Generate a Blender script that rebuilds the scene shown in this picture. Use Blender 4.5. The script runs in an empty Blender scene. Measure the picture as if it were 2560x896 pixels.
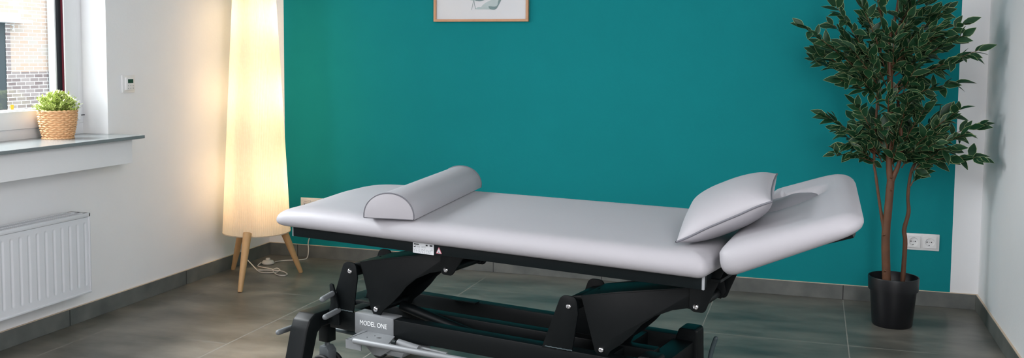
import bpy, bmesh, math, random
from mathutils import Vector, Matrix, noise
from math import sin, cos, pi, radians, sqrt

S = bpy.context.scene
COL = S.collection
random.seed(11)

# ------------------------------------------------------------------ camera
def cam_axes(yaw, pitch, roll):
    f = Vector((-sin(yaw)*cos(pitch), cos(yaw)*cos(pitch), -sin(pitch)))
    r = Vector((cos(yaw), sin(yaw), 0)); u = r.cross(f)
    return r*cos(roll)+u*sin(roll), -r*sin(roll)+u*cos(roll), f
cd = bpy.data.cameras.new('camera'); cam = bpy.data.objects.new('camera', cd); COL.objects.link(cam)
cd.sensor_width = 36.0; cd.sensor_fit = 'HORIZONTAL'
cd.lens = 2396.88/2560*36.0
cd.shift_y = -(448-320.13)/2560
cd.clip_start = 0.05; cd.clip_end = 200
r_, u_, f_ = cam_axes(0.3047, 0.0738, 0.0081)
m3 = Matrix((r_, u_, -f_)).transposed()
cam.matrix_world = Matrix.Translation((3.0254, -4.8896, 1.1688)) @ m3.to_4x4()
S.camera = cam

# ------------------------------------------------------------------ world, light, exposure
S.view_settings.view_transform = 'Standard'
S.view_settings.look = 'None'
S.view_settings.exposure = -0.12
S.view_settings.gamma = 1.0
S.view_settings.use_curve_mapping = False
w = bpy.data.worlds.new('sky'); S.world = w; w.use_nodes = True
wb = w.node_tree.nodes['Background']
wb.inputs[0].default_value = (0.88, 0.95, 1.0, 1); wb.inputs[1].default_value = 3.8

def area(name, loc, target, sx, sy, power, color):
    l = bpy.data.lights.new(name, 'AREA'); l.shape = 'RECTANGLE'; l.size = sx; l.size_y = sy
    l.energy = power; l.color = color
    o = bpy.data.objects.new(name, l); COL.objects.link(o); o.location = loc
    o.rotation_euler = (Vector(target)-Vector(loc)).to_track_quat('-Z', 'Y').to_euler()
    return o
area('window_daylight', (-1.30, -2.00, 2.75), (1.6, -1.8, 0.4), 1.8, 1.4, 370, (0.97, 0.97, 1.0))
area('added_side_fill', (0.06, -4.4, 1.7), (2.4, -2.6, 2.3), 1.5, 1.4, 85, (0.99, 0.975, 1.0))  # added fill to brighten the room; the wall has no opening here
area('added_front_fill', (2.6, -6.35, 1.8), (1.6, -3.2, 2.5), 2.2, 1.4, 15, (0.98, 0.97, 1.0))  # unseen fill light added behind the camera, no window built
area('added_right_fill', (3.74, -3.9, 1.5), (0.0, -2.0, 0.8), 1.3, 1.6, 100, (1.0, 0.975, 0.985))  # added fill aimed at the left wall, no door behind it

# ------------------------------------------------------------------ materials
def lin(c):
    return tuple((x/255/12.92 if x/255 <= 0.04045 else ((x/255+0.055)/1.055)**2.4) for x in c)
def mat(name, color, rough=0.5, metal=0.0, spec=0.5, noise_amt=0.0, noise_scale=8.0, bump=0.0, bump_scale=200.0, sheen=0.0, srgb=True, coord='Object'):
    m = bpy.data.materials.new(name); m.use_nodes = True
    nt = m.node_tree; b = nt.nodes['Principled BSDF']
    c = lin(color) if srgb else color
    b.inputs['Base Color'].default_value = (*c, 1)
    b.inputs['Roughness'].default_value = rough
    b.inputs['Metallic'].default_value = metal
    b.inputs['Specular IOR Level'].default_value = spec
    if sheen: b.inputs['Sheen Weight'].default_value = sheen
    tc = nt.nodes.new('ShaderNodeTexCoord')
    n = nt.nodes.new('ShaderNodeTexNoise'); n.inputs['Scale'].default_value = noise_scale; n.inputs['Detail'].default_value = 5
    nt.links.new(tc.outputs[coord], n.inputs['Vector'])
    mix = nt.nodes.new('ShaderNodeMix'); mix.data_type = 'RGBA'
    a = max(noise_amt, 0.02)
    mix.inputs[6].default_value = (*[x*(1-a) for x in c], 1)
    mix.inputs[7].default_value = (*[min(1, x*(1+a)) for x in c], 1)
    nt.links.new(n.outputs['Fac'], mix.inputs[0]); nt.links.new(mix.outputs[2], b.inputs['Base Color'])
    if bump:
        n2 = nt.nodes.new('ShaderNodeTexNoise'); n2.inputs['Scale'].default_value = bump_scale; n2.inputs['Detail'].default_value = 3
        nt.links.new(tc.outputs[coord], n2.inputs['Vector'])
        bp = nt.nodes.new('ShaderNodeBump'); bp.inputs['Strength'].default_value = bump; bp.inputs['Distance'].default_value = 0.002
        nt.links.new(n2.outputs['Fac'], bp.inputs['Height']); nt.links.new(bp.outputs[0], b.inputs['Normal'])
    return m

M = {}
M['white_wall'] = mat('white_wall_paint', (234, 235, 237), 0.85, spec=0.25, bump=0.25, bump_scale=60)
M['teal'] = mat('teal_wall_paint', (0.009, 0.225, 0.244), 0.85, spec=0.05, srgb=False, noise_amt=0.05, noise_scale=5, bump=0.3, bump_scale=45)
M['ceiling'] = mat('ceiling_paint', (225, 225, 225), 0.9, spec=0.2)
M['frame_white'] = mat('white_window_plastic', (226, 228, 230), 0.35)
M['gasket'] = mat('black_window_gasket', (35, 38, 44), 0.5)
M['red_line'] = mat('dark_red_seal', (96, 22, 38), 0.5)
M['stone'] = mat('grey_stone_sill', (124, 130, 131), 0.2, noise_amt=0.10, noise_scale=140)
M['stone_edge'] = M['stone']
M['radiator'] = mat('white_radiator_enamel', (220, 222, 227), 0.35)
M['radiator_slot_shade'] = mat('radiator_painted_slot_shade', (70, 82, 84), 0.6)  # shade of the grille slots put into a dark colour
M['vinyl'] = mat('grey_vinyl_upholstery', (157, 156, 161), 0.5, spec=0.3, noise_amt=0.03, noise_scale=4, bump=0.12, bump_scale=700)
M['vinyl_dark'] = mat('grey_vinyl_face_insert', (128, 129, 135), 0.6, spec=0.2, noise_amt=0.04, noise_scale=9)
M['piping'] = mat('grey_vinyl_piping', (96, 97, 104), 0.5)
M['black_metal'] = mat('black_powder_coat', (8, 13, 15), 0.45, spec=0.2, bump=0.1, bump_scale=900)
M['frame_metal'] = mat('dark_steel_rail', (10, 18, 20), 0.55, spec=0.15)
M['silver'] = mat('silver_painted_steel', (122, 126, 129), 0.5, metal=0.15)
M['grey_grip'] = mat('grey_rubber_grip', (98, 103, 106), 0.6)
M['dark_tube'] = mat('dark_grey_steel_tube', (62, 76, 80), 0.45)
M['chrome'] = mat('chrome_bolt', (225, 225, 228), 0.15, metal=1.0)
M['white_plastic'] = mat('white_plastic', (226, 226, 226), 0.4)
M['cap'] = mat('light_grey_end_cap', (150, 154, 158), 0.5)
M['rubber'] = mat('black_rubber', (18, 20, 22), 0.6)
M['wheel_grey'] = mat('grey_castor_plastic', (90, 96, 100), 0.5)
M['dark_hole'] = mat('black_recess', (10, 11, 12), 0.8)
M['oak'] = mat('light_wood_leg', (204, 160, 110), 0.5, noise_amt=0.10, noise_scale=30)
M['frame_wood'] = mat('oak_picture_frame', (196, 146, 108), 0.5, noise_amt=0.12, noise_scale=40)
M['paper'] = mat('white_picture_paper', (214, 216, 220), 0.6)
M['art_dark'] = mat('grey_green_ink', (120, 142, 144), 0.7, noise_amt=0.25, noise_scale=30)
M['art_light'] = mat('pale_grey_green_ink', (178, 192, 194), 0.7, noise_amt=0.15, noise_scale=25)
M['pot_black'] = mat('black_plastic_pot', (14, 15, 20), 0.4)
M['soil'] = mat('dark_soil', (22, 20, 20), 0.95, noise_amt=0.4, noise_scale=60)
M['bark'] = mat('brown_bark', (96, 62, 40), 0.6, noise_amt=0.35, noise_scale=22, bump=0.5, bump_scale=60)
M['cord'] = mat('white_cord', (214, 206, 196), 0.5)
M['label'] = mat('white_sticker', (214, 218, 222), 0.5)
M['ink'] = mat('black_ink', (20, 22, 24), 0.6)
M['ink_grey'] = mat('grey_ink', (150, 155, 160), 0.6)
M['warn_red'] = mat('warning_red', (196, 110, 124), 0.5)
M['text_white'] = mat('white_lettering', (235, 238, 240), 0.5)
M['lcd'] = mat('green_lcd', (16, 66, 52), 0.25)
M['wicker'] = mat('natural_wicker', (216, 170, 124), 0.6, noise_amt=0.2, noise_scale=35)
M['door_dark'] = mat('dark_doorway', (58, 64, 70), 0.6)
M['asphalt'] = mat('pale_pavement', (170, 170, 168), 0.9)
M['canopy'] = mat('white_canopy', (225, 228, 232), 0.6)
M['yellow'] = mat('yellow_sticker', (250, 200, 60), 0.5)

def leaf_material(name, g1, g2, edge, margin):
    m = bpy.data.materials.new(name); m.use_nodes = True
    nt = m.node_tree; b = nt.nodes['Principled BSDF']; L = nt.links
    uv = nt.nodes.new('ShaderNodeUVMap'); sep = nt.nodes.new('ShaderNodeSeparateXYZ'); L.new(uv.outputs[0], sep.inputs[0])
    oi = nt.nodes.new('ShaderNodeTexCoord'); n = nt.nodes.new('ShaderNodeTexNoise'); n.inputs['Scale'].default_value = 25
    L.new(oi.outputs['Object'], n.inputs['Vector'])
    mx = nt.nodes.new('ShaderNodeMix'); mx.data_type = 'RGBA'
    mx.inputs[6].default_value = (*lin(g1), 1); mx.inputs[7].default_value = (*lin(g2), 1)
    L.new(n.outputs['Fac'], mx.inputs[0])
    gt = nt.nodes.new('ShaderNodeMath'); gt.operation = 'GREATER_THAN'; gt.inputs[1].default_value = margin
    L.new(sep.outputs[0], gt.inputs[0])
    m2 = nt.nodes.new('ShaderNodeMix'); m2.data_type = 'RGBA'; m2.inputs[7].default_value = (*lin(edge), 1)
    L.new(gt.outputs[0], m2.inputs[0]); L.new(mx.outputs[2], m2.inputs[6]); L.new(m2.outputs[2], b.inputs['Base Color'])
    b.inputs['Roughness'].default_value = 0.42
    b.inputs['Specular IOR Level'].default_value = 0.35
    return m
M['ficus_leaf'] = leaf_material('variegated_leaf', (14, 46, 30), (36, 76, 44), (166, 182, 128), 0.86)
M['sill_leaf'] = leaf_material('bright_green_leaf', (70, 112, 26), (168, 190, 62), (236, 238, 170), 0.80)

def floor_material():
    m = bpy.data.materials.new('grey_stone_floor_tiles'); m.use_nodes = True
    nt = m.node_tree; b = nt.nodes['Principled BSDF']; L = nt.links; N = nt.nodes.new
    tc = N('ShaderNodeTexCoord'); sep = N('ShaderNodeSeparateXYZ'); L.new(tc.outputs['Object'], sep.inputs[0])
    def math_(op, a, b_=None, c=None):
        n = N('ShaderNodeMath'); n.operation = op
        for i, v in enumerate((a, b_, c)):
            if v is None: continue
            if isinstance(v, (int, float)): n.inputs[i].default_value = v
            else: L.new(v, n.inputs[i])
        return n.outputs[0]
    x, y = sep.outputs[0], sep.outputs[1]
    xs = math_('ADD', x, 0.41+6)                       # joints at 0.19 + 0.6 k
    fx = math_('PINGPONG', xs, 0.3)
    mid = math_('MULTIPLY', math_('GREATER_THAN', x, 0.79), math_('LESS_THAN', x, 2.59))
    ys = math_('ADD', math_('ADD', y, 8.0), math_('MULTIPLY', mid, 0.40))
    fy = math_('PINGPONG', ys, 0.4)
    gx = math_('LESS_THAN', fx, 0.002); gy = math_('LESS_THAN', fy, 0.002)
    g = math_('MAXIMUM', gx, gy)
    n1 = N('ShaderNodeTexNoise'); n1.inputs['Scale'].default_value = 3.2; n1.inputs['Detail'].default_value = 7; n1.inputs['Roughness'].default_value = 0.62
    mp = N('ShaderNodeMapping'); mp.inputs['Scale'].default_value = (0.7, 1.6, 1)
    L.new(tc.outputs['Object'], mp.inputs[0]); L.new(mp.outputs[0], n1.inputs['Vector'])
    cr = N('ShaderNodeValToRGB'); cr.color_ramp.elements[0].position = 0.32; cr.color_ramp.elements[1].position = 0.70
    cr.color_ramp.elements[0].color = (*lin((66, 67, 63)), 1); cr.color_ramp.elements[1].color = (*lin((126, 121, 112)), 1)
    L.new(n1.outputs['Fac'], cr.inputs[0])
    mx = N('ShaderNodeMix'); mx.data_type = 'RGBA'; mx.inputs[7].default_value = (*lin((138, 136, 128)), 1)
    rg = N('ShaderNodeMath'); rg.operation = 'MULTIPLY_ADD'; rg.inputs[1].default_value = 0.5; rg.inputs[2].default_value = 0.36; L.new(g, rg.inputs[0]); L.new(rg.outputs[0], b.inputs['Roughness'])
    L.new(g, mx.inputs[0]); L.new(cr.outputs[0], mx.inputs[6]); L.new(mx.outputs[2], b.inputs['Base Color'])
    b.inputs['Roughness'].default_value = 0.36; b.inputs['Specular IOR Level'].default_value = 0.6
    return m
M['floor'] = floor_material()

def skirting_material(axis, off, step):
    m = bpy.data.materials.new('grey_stone_skirting'); m.use_nodes = True
    nt = m.node_tree; b = nt.nodes['Principled BSDF']; L = nt.links; N = nt.nodes.new
    tc = N('ShaderNodeTexCoord'); sep = N('ShaderNodeSeparateXYZ'); L.new(tc.outputs['Object'], sep.inputs[0])
    a = N('ShaderNodeMath'); a.operation = 'ADD'; a.inputs[1].default_value = off; L.new(sep.outputs[axis], a.inputs[0])
    p = N('ShaderNodeMath'); p.operation = 'PINGPONG'; p.inputs[1].default_value = step/2; L.new(a.outputs[0], p.inputs[0])
    g = N('ShaderNodeMath'); g.operation = 'LESS_THAN'; g.inputs[1].default_value = 0.0022; L.new(p.outputs[0], g.inputs[0])
    n1 = N('ShaderNodeTexNoise'); n1.inputs['Scale'].default_value = 9; n1.inputs['Detail'].default_value = 6
    L.new(tc.outputs['Object'], n1.inputs['Vector'])
    cr = N('ShaderNodeValToRGB'); cr.color_ramp.elements[0].position = 0.3; cr.color_ramp.elements[1].position = 0.72
    cr.color_ramp.elements[0].color = (*lin((84, 88, 86)), 1); cr.color_ramp.elements[1].color = (*lin((112, 114, 110)), 1)
    L.new(n1.outputs['Fac'], cr.inputs[0])
    mx = N('ShaderNodeMix'); mx.data_type = 'RGBA'; mx.inputs[7].default_value = (*lin((30, 32, 32)), 1)
    L.new(g.outputs[0], mx.inputs[0]); L.new(cr.outputs[0], mx.inputs[6]); L.new(mx.outputs[2], b.inputs['Base Color'])
    b.inputs['Roughness'].default_value = 0.5
    return m

def brick_material(name, c1, c2, mortar, lo=None):
    m = bpy.data.materials.new(name); m.use_nodes = True
    nt = m.node_tree; b = nt.nodes['Principled BSDF']; L = nt.links; N = nt.nodes.new
    tc = N('ShaderNodeTexCoord'); sep = N('ShaderNodeSeparateXYZ'); L.new(tc.outputs['Object'], sep.inputs[0])
    cb = N('ShaderNodeCombineXYZ'); L.new(sep.outputs[1], cb.inputs[0]); L.new(sep.outputs[2], cb.inputs[1])
    br = N('ShaderNodeTexBrick'); br.inputs['Scale'].default_value = 1.0
    br.inputs['Brick Width'].default_value = 0.23; br.inputs['Row Height'].default_value = 0.075; br.inputs['Mortar Size'].default_value = 0.008
    br.inputs['Color1'].default_value = (*lin(c1), 1); br.inputs['Color2'].default_value = (*lin(c2), 1); br.inputs['Mortar'].default_value = (*lin(mortar), 1)
    L.new(cb.outputs[0], br.inputs['Vector']); L.new(br.outputs[0], b.inputs['Base Color'])
    b.inputs['Roughness'].default_value = 0.85
    return m
M['brick_warm'] = brick_material('tan_pink_brick', (196, 168, 150), (186, 176, 168), (214, 210, 208))
M['brick_grey'] = brick_material('grey_brown_brick', (128, 112, 112), (160, 148, 146), (222, 220, 220))

def glass_material():
    m = bpy.data.materials.new('window_glass'); m.use_nodes = True
    nt = m.node_tree; nt.nodes.clear(); N = nt.nodes.new; L = nt.links
    o = N('ShaderNodeOutputMaterial'); mx = N('ShaderNodeMixShader'); t = N('ShaderNodeBsdfTransparent'); g = N('ShaderNodeBsdfGlossy')
    g.inputs['Roughness'].default_value = 0.02; t.inputs[0].default_value = (0.97, 0.985, 0.98, 1)
    mx.inputs[0].default_value = 0.05
    L.new(t.outputs[0], mx.inputs[1]); L.new(g.outputs[0], mx.inputs[2]); L.new(mx.outputs[0], o.inputs[0])
    return m
M['glass'] = glass_material()

def shade_material():
    m = bpy.data.materials.new('pleated_lamp_paper'); m.use_nodes = True
    nt = m.node_tree; nt.nodes.clear(); N = nt.nodes.new; L = nt.links
    o = N('ShaderNodeOutputMaterial'); mx = N('ShaderNodeMixShader'); t = N('ShaderNodeBsdfTranslucent'); d = N('ShaderNodeBsdfDiffuse')
    tc = N('ShaderNodeTexCoord'); n = N('ShaderNodeTexNoise'); n.inputs['Scale'].default_value = 60
    cr = N('ShaderNodeValToRGB'); cr.color_ramp.elements[0].color = (0.80, 0.74, 0.64, 1); cr.color_ramp.elements[1].color = (0.92, 0.87, 0.78, 1)
    L.new(tc.outputs['Object'], n.inputs['Vector']); L.new(n.outputs['Fac'], cr.inputs[0])
    L.new(cr.outputs[0], t.inputs[0]); d.inputs[0].default_value = (0.56, 0.53, 0.47, 1)
    mx.inputs[0].default_value = 0.45
    L.new(t.outputs[0], mx.inputs[1]); L.new(d.outputs[0], mx.inputs[2]); L.new(mx.outputs[0], o.inputs[0])
    return m
M['shade'] = shade_material()

# ------------------------------------------------------------------ mesh helpers
class B:
    """collects shapes into one bmesh"""
    def __init__(s): s.bm = bmesh.new(); s.uv = None
    def box(s, x0, x1, y0, y1, z0, z1, bev=0.0, seg=2):
        t = bmesh.new()
        v = [t.verts.new((x, y, z)) for x in (x0, x1) for y in (y0, y1) for z in (z0, z1)]
        for q in ((0, 1, 3, 2), (4, 6, 7, 5), (0, 4, 5, 1), (2, 3, 7, 6), (0, 2, 6, 4), (1, 5, 7, 3)): t.faces.new([v[i] for i in q])
        if bev: bmesh.ops.bevel(t, geom=t.edges[:], offset=bev, segments=seg, affect='EDGES', profile=0.5)
        s.merge(t); return s
    def prism(s, pts, d0, d1, axis='y', bev=0.0, seg=2):
        """polygon pts (a,b) extruded along axis from d0 to d1; axis y: (x,z) x: (y,z) z: (x,y)"""
        t = bmesh.new()
        def P(a, b, d): return {'y': (a, d, b), 'x': (d, a, b), 'z': (a, b, d)}[axis]
        f = [t.verts.new(P(a, b, d0)) for a, b in pts]; g = [t.verts.new(P(a, b, d1)) for a, b in pts]
        t.faces.new(f); t.faces.new(g[::-1]); n = len(pts)
        for i in range(n): t.faces.new((f[i], f[(i+1) % n], g[(i+1) % n], g[i]))
        bmesh.ops.recalc_face_normals(t, faces=t.faces[:])
        if bev: bmesh.ops.bevel(t, geom=t.edges[:], offset=bev, segments=seg, affect='EDGES', profile=0.5)
        s.merge(t); return s
    def tube(s, path, rad, n=12, caps=True, round_ends=False):
        path = [Vector(p) for p in path]; k = len(path)
        rs = rad if isinstance(rad, (list, tuple)) else [rad]*k
        if round_ends:
            rs = list(rs)
            d0 = (path[0]-path[1]).normalized(); d1 = (path[-1]-path[-2]).normalized()
            pre = [path[0]+d0*rs[0]*a for a in (0.95, 0.75, 0.4)]; pr = [rs[0]*b for b in (0.3, 0.66, 0.92)]
            post = [path[-1]+d1*rs[-1]*a for a in (0.4, 0.75, 0.95)]; qr = [rs[-1]*b for b in (0.92, 0.66, 0.3)]
            path = pre+path+post; rs = pr+rs+qr; k = len(path)
        rings = []; up = None
        for i in range(k):
            t = (path[min(i+1, k-1)]-path[max(i-1, 0)]).normalized()
            if up is None:
                up = Vector((0, 0, 1)) if abs(t.z) < 0.9 else Vector((1, 0, 0))
            a = t.cross(up)
            if a.length < 1e-5: a = t.cross(Vector((0, 1, 0)))
            a.normalize(); b = a.cross(t).normalized(); up = b
            rings.append([s.bm.verts.new(path[i]+(a*cos(2*pi*j/n)+b*sin(2*pi*j/n))*rs[i]) for j in range(n)])
        for i in range(k-1):
            for j in range(n):
                s.bm.faces.new((rings[i][j], rings[i][(j+1) % n], rings[i+1][(j+1) % n], rings[i+1][j]))
        if caps: s.bm.faces.new(rings[0]); s.bm.faces.new(rings[-1][::-1])
        return s
    def lathe(s, prof, c=(0, 0), n=48, close=False):
        rings = [[s.bm.verts.new((c[0]+r*cos(2*pi*j/n), c[1]+r*sin(2*pi*j/n), z)) for j in range(n)] for r, z in prof]
        for i in range(len(rings)-1):
            for j in range(n): s.bm.faces.new((rings[i][j], rings[i][(j+1) % n], rings[i+1][(j+1) % n], rings[i+1][j]))
        if close: s.bm.faces.new(rings[0][::-1]); s.bm.faces.new(rings[-1])
        return s
    def grid(s, rows, closed=False):
        vs = [[s.bm.verts.new(p) for p in row] for row in rows]
        for i in range(len(vs)-1):
            n = len(vs[i])
            for j in range(n if closed else n-1):
                s.bm.faces.new((vs[i][j], vs[i][(j+1) % n], vs[i+1][(j+1) % n], vs[i+1][j]))
        return vs
    def merge(s, t):
        me = bpy.data.meshes.new('tmp'); t.to_mesh(me); t.free(); s.bm.from_mesh(me); bpy.data.meshes.remove(me)
    def build(s, name, m, parent=None, smooth=None, kind=None, label=None, recalc=True):
        if recalc: bmesh.ops.recalc_face_normals(s.bm, faces=s.bm.faces[:])
        me = bpy.data.meshes.new(name); s.bm.to_mesh(me); s.bm.free()
        ms = m if isinstance(m, (list, tuple)) else [m]
        for x in ms: me.materials.append(x)
        if smooth is not None:
            me.polygons.foreach_set('use_smooth', [True]*len(me.polygons))
            if smooth < 180: me.set_sharp_from_angle(angle=radians(smooth))
        o = bpy.data.objects.new(name, me); COL.objects.link(o)
        if parent: o.parent = parent
        if kind: o['kind'] = kind
        if label: o['label'] = label
        return o
def tag(o, label, cat, group=None):
    o['label'] = label; o['category'] = cat
    if group: o['group'] = group
    return o
def thing(name, label, cat, loc=(0, 0, 0), rz=0.0):
    o = bpy.data.objects.new(name, None); COL.objects.link(o); o.location = loc; o.rotation_euler = (0, 0, rz)
    o.empty_display_size = 0.1
    return tag(o, label, cat)
def rounded(pts, rads, n=8):
    """round the corners of polygon pts with radii rads"""
    out = []; k = len(pts)
    for i in range(k):
        p = Vector(pts[i]); a = Vector(pts[i-1])-p; b = Vector(pts[(i+1) % k])-p
        r = rads[i] if isinstance(rads, (list, tuple)) else rads
        if r <= 0: out.append((p.x, p.y)); continue
        la, lb = a.length, b.length; a.normalize(); b.normalize()
        ang = a.angle(b); d = min(r/math.tan(ang/2), la*0.49, lb*0.49)
        p0 = p+a*d; p1 = p+b*d
        for j in range(n+1):
            t = j/n; q = p0*(1-t)**2+p*2*t*(1-t)+p1*t*t
            out.append((q.x, q.y))
    return out
def resample(pts, n):
    P = [Vector(p) for p in pts]; k = len(P)
    L = [0]
    for i in range(k): L.append(L[-1]+(P[(i+1) % k]-P[i]).length)
    out = []
    for j in range(n):
        d = L[-1]*j/n; i = 0
        while L[i+1] < d: i += 1
        t = (d-L[i])/max(1e-9, L[i+1]-L[i]); out.append(P[i].lerp(P[(i+1) % k], t))
    return out
def inset_loop(P, d):
    n = len(P); out = []
    for i in range(n):
        t = (P[(i+1) % n]-P[i-1]).normalized(); out.append(P[i]+Vector((-t.y, t.x))*d)
    return out
def polyfit(pts):   # smooth catmull-rom through 3d points
    P = [Vector(p) for p in pts]; out = []
    for i in range(len(P)-1):
        p0 = P[max(i-1, 0)]; p1 = P[i]; p2 = P[i+1]; p3 = P[min(i+2, len(P)-1)]
        for j in range(6):
            t = j/6
            out.append(0.5*((2*p1)+(-p0+p2)*t+(2*p0-5*p1+4*p2-p3)*t*t+(-p0+3*p1-3*p2+p3)*t**3))
    out.append(P[-1]); return out

# ------------------------------------------------------------------ the room
W, H, T, FR = 3.788, 2.60, 0.30, -6.5
WY0, WY1, WZ0, WZ1 = -2.85, -1.33, 0.795, 2.25       # window opening in the left wall
B().box(-T, W+T, FR-T, T, -0.12, 0.0).build('floor', M['floor'], kind='structure')
B().box(-T, W+T, FR-T, T, H, H+0.12).build('ceiling', M['ceiling'], kind='structure')
b = B()
b.box(-T, 0, WY1, T, 0, H); b.box(-T, 0, WY0, WY1, 0, WZ0); b.box(-T, 0, WY0, WY1, WZ1, H)
b.box(-T, 0, FR, WY0, 0, H)
b.build('wall_left', M['white_wall'], kind='structure')
b = B()
b.box(W, W+T, FR, T, 0, H)
b.build('wall_right', M['white_wall'], kind='structure')
TL, TR = 0.107, 3.668
b = B(); b.box(0, W, 0, T, 0, H)
for x in (TL, TR): bmesh.ops.bisect_plane(b.bm, geom=b.bm.verts[:]+b.bm.edges[:]+b.bm.faces[:], plane_co=(x, 0, 0), plane_no=(1, 0, 0))
o = b.build('wall_back', [M['white_wall'], M['teal']], kind='structure')
for p in o.data.polygons:
    if TL < p.center.x < TR: p.material_index = 1
B().box(-T, W+T, FR-T, FR, 0, H).build('wall_front', M['white_wall'], kind='structure')
bh, bt = 0.0717, 0.009
B().box(bt, W-bt, -bt, 0, 0, bh, 0.0012).build('baseboard_back', skirting_material(0, 0.41+6, 0.6), kind='structure')
B().box(0, bt, FR, 0, 0, bh, 0.0012).build('baseboard_left', skirting_material(1, 8.0, 0.8), kind='structure')
B().box(W-bt, W, FR, 0, 0, bh, 0.0012).build('baseboard_right', skirting_material(1, 8.3, 0.8), kind='structure')

M['sealant'] = mat('cream_grout_line', (206, 186, 164), 0.7)
B().box(bt, W-bt, -bt+0.001, 0, bh, bh+0.0022).build('trim_2', M['sealant'], kind='structure')
B().box(0, bt-0.001, FR, 0, bh, bh+0.0022).build('trim_3', M['sealant'], kind='structure')
B().box(W-bt+0.001, W, FR, 0, bh, bh+0.0022).build('trim_4', M['sealant'], kind='structure')
# window: fixed frame, opening sash, glass
FX = -0.135                                           # room side face of the fixed frame
b = B()
b.box(FX-0.07, FX, WY0, WY1, WZ0, 0.857, 0.002); b.box(FX-0.07, FX, WY0, WY1, WZ1-0.05, WZ1, 0.002)
b.box(FX-0.07, FX, WY1-0.045, WY1, 0.857, WZ1-0.05, 0.002); b.box(FX-0.07, FX, WY0, WY0+0.045, 0.857, WZ1-0.05, 0.002)
win = b.build('window_1', M['frame_white'], kind='structure', smooth=30)
sx0, sx1 = FX-0.055, FX+0.012
ya, yb, za, zb = WY0+0.035, WY1-0.040, 0.852, WZ1-0.04
fr = 0.075
b = B()
b.box(sx0, sx1, ya, yb, za, za+fr, 0.003); b.box(sx0, sx1, ya, yb, zb-fr, zb, 0.003)
b.box(sx0, sx1, ya, ya+fr, za+fr, zb-fr, 0.003); b.box(sx0, sx1, yb-fr, yb, za+fr, zb-fr, 0.003)
b.build('sash', M['frame_white'], win, smooth=30)
gy0, gy1, gz0, gz1 = ya+fr, yb-fr, za+fr, zb-fr
b = B(); e = 0.004
b.box(sx1-0.014, sx1-0.006, gy1-e, gy1, gz0, gz1); b.box(sx1-0.014, sx1-0.006, gy0, gy0+e, gz0, gz1)
b.build('seal', M['red_line'], win)
b = B(); e2 = 0.030
b.box(sx1-0.040, sx1-0.016, gy1-e2, gy1, gz0, gz1); b.box(sx1-0.040, sx1-0.016, gy0, gy0+e2, gz0, gz1)
b.build('glazing_spacer', M['gasket'], win)
b = B()
b.box(sx1-0.040, sx1-0.016, gy0, gy1, gz0, gz0+0.006)
b.box(sx1-0.040, sx1-0.018, gy1-e2-0.008, gy1-e2, gz0, gz1)
b.build('glazing_bead', M['frame_white'], win)
B().box(sx1-0.030, sx1-0.026, gy0, gy1-e2-0.004, gz0, gz1).build('pane', M['glass'], win)
b = B(); b.box(sx1-0.002, sx1+0.010, yb-0.012, yb+0.004, 0.872, 0.96, 0.003)
b.build('hinge_cover', M['frame_white'], win, smooth=30)
B().tube([(sx1+0.006, yb-0.002, 0.893), (sx1+0.006, yb+0.028, 0.893)], 0.0022, 8).build('hinge_pin', M['gasket'], win)
# plasterboard reveal edge bead is the wall itself; stone sill and the boxed apron below it
SZ = 0.8085
b = B(); b.box(FX, 0.0, WY0, WY1, SZ-0.0135, SZ); b.box(0.0, 0.185, WY0-0.1, -1.315, SZ-0.0145, SZ, 0.0015)
tag(b.build('window_sill', M['stone']), 'grey stone window sill slab projecting from the left wall under the window', 'window sill')
B().box(0, 0.140, WY0-0.05, -1.345, 0.685, SZ-0.0145, 0.001).build('trim_1', M['white_wall'], kind='structure')

# ------------------------------------------------------------------ across the street
FXX = -12.0
root = thing('brick_house', 'brick house across the street seen through the window, tan brick above grey brick', 'house', (FXX, 10.0, -0.9))
def hb(name, m, x0, x1, y0, y1, z0, z1, bev=0.0, parent=root, label=None):
    return B().box(x0, x1, y0, y1, z0, z1, bev).build(name, m, parent, label=label)
B().box(-3, 0, -6, 4, 1.696, 8).build('brick_wall', M['brick_warm'], root, label='tan and pink brick upper wall')
B().box(-3, 0.012, 0.09, 4, -0.0, 1.696).box(-3, 0.012, -6, -1.3, 0, 1.696).build('brick_plinth', M['brick_grey'], root, label='grey brown brick lower wall')
B().box(-3, 0.03, -0.02, 0.095, 0.0, 2.66).build('door_pier', M['brick_grey'], root)
B().box(-3.0, 0.02, -1.3, -0.02, 0.0, 2.66).build('front_door', M['door_dark'], root)
B().box(0.0, 0.30, -1.6, 0.40, 2.655, 2.72, 0.008).box(0.0, 0.22, -1.6, 0.18, 2.72, 2.83, 0.008).build('door_canopy', M['canopy'], root)
cv = bpy.data.curves.new('two', 'FONT'); cv.body = '2'; cv.size = 0.155; cv.extrude = 0.01
to = bpy.data.objects.new('two', cv); COL.objects.link(to); bpy.context.view_layer.update()
me = bpy.data.meshes.new_from_object(to.evaluated_get(bpy.context.evaluated_depsgraph_get())); bpy.data.objects.remove(to)
me.transform(Matrix(((0, 0, 1, 0.045), (1, 0, 0, 0.115), (0, 1, 0, 2.515), (0, 0, 0, 1)))); me.materials.clear(); me.materials.append(M['text_white'])
nm = bpy.data.objects.new('house_number', me); COL.objects.link(nm); nm.parent = root; nm['label'] = 'white number 2'
B().tube([(0.06, 1.08, 0), (0.06, 1.08, 7)], 0.04, 10).build('downpipe', M['canopy'], root)
B().box(-40, -T, -20, 30, -1.0, -0.9).build('ground_outside', M['asphalt'], kind='structure')
b = B(); b.prism(rounded([(-0.035, -0.06), (0.035, -0.06), (0.045, 0.06), (-0.045, 0.06)], 0.012, 4), -0.0008, 0.0, 'x')
o = tag(b.build('yellow_sticker', M['yellow']), 'small yellow sticker at the lower left of the window glass', 'sticker')
o.location = (sx1-0.0255, -1.719, 0.944); o.scale = (1, 0.20, 0.17)

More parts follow.
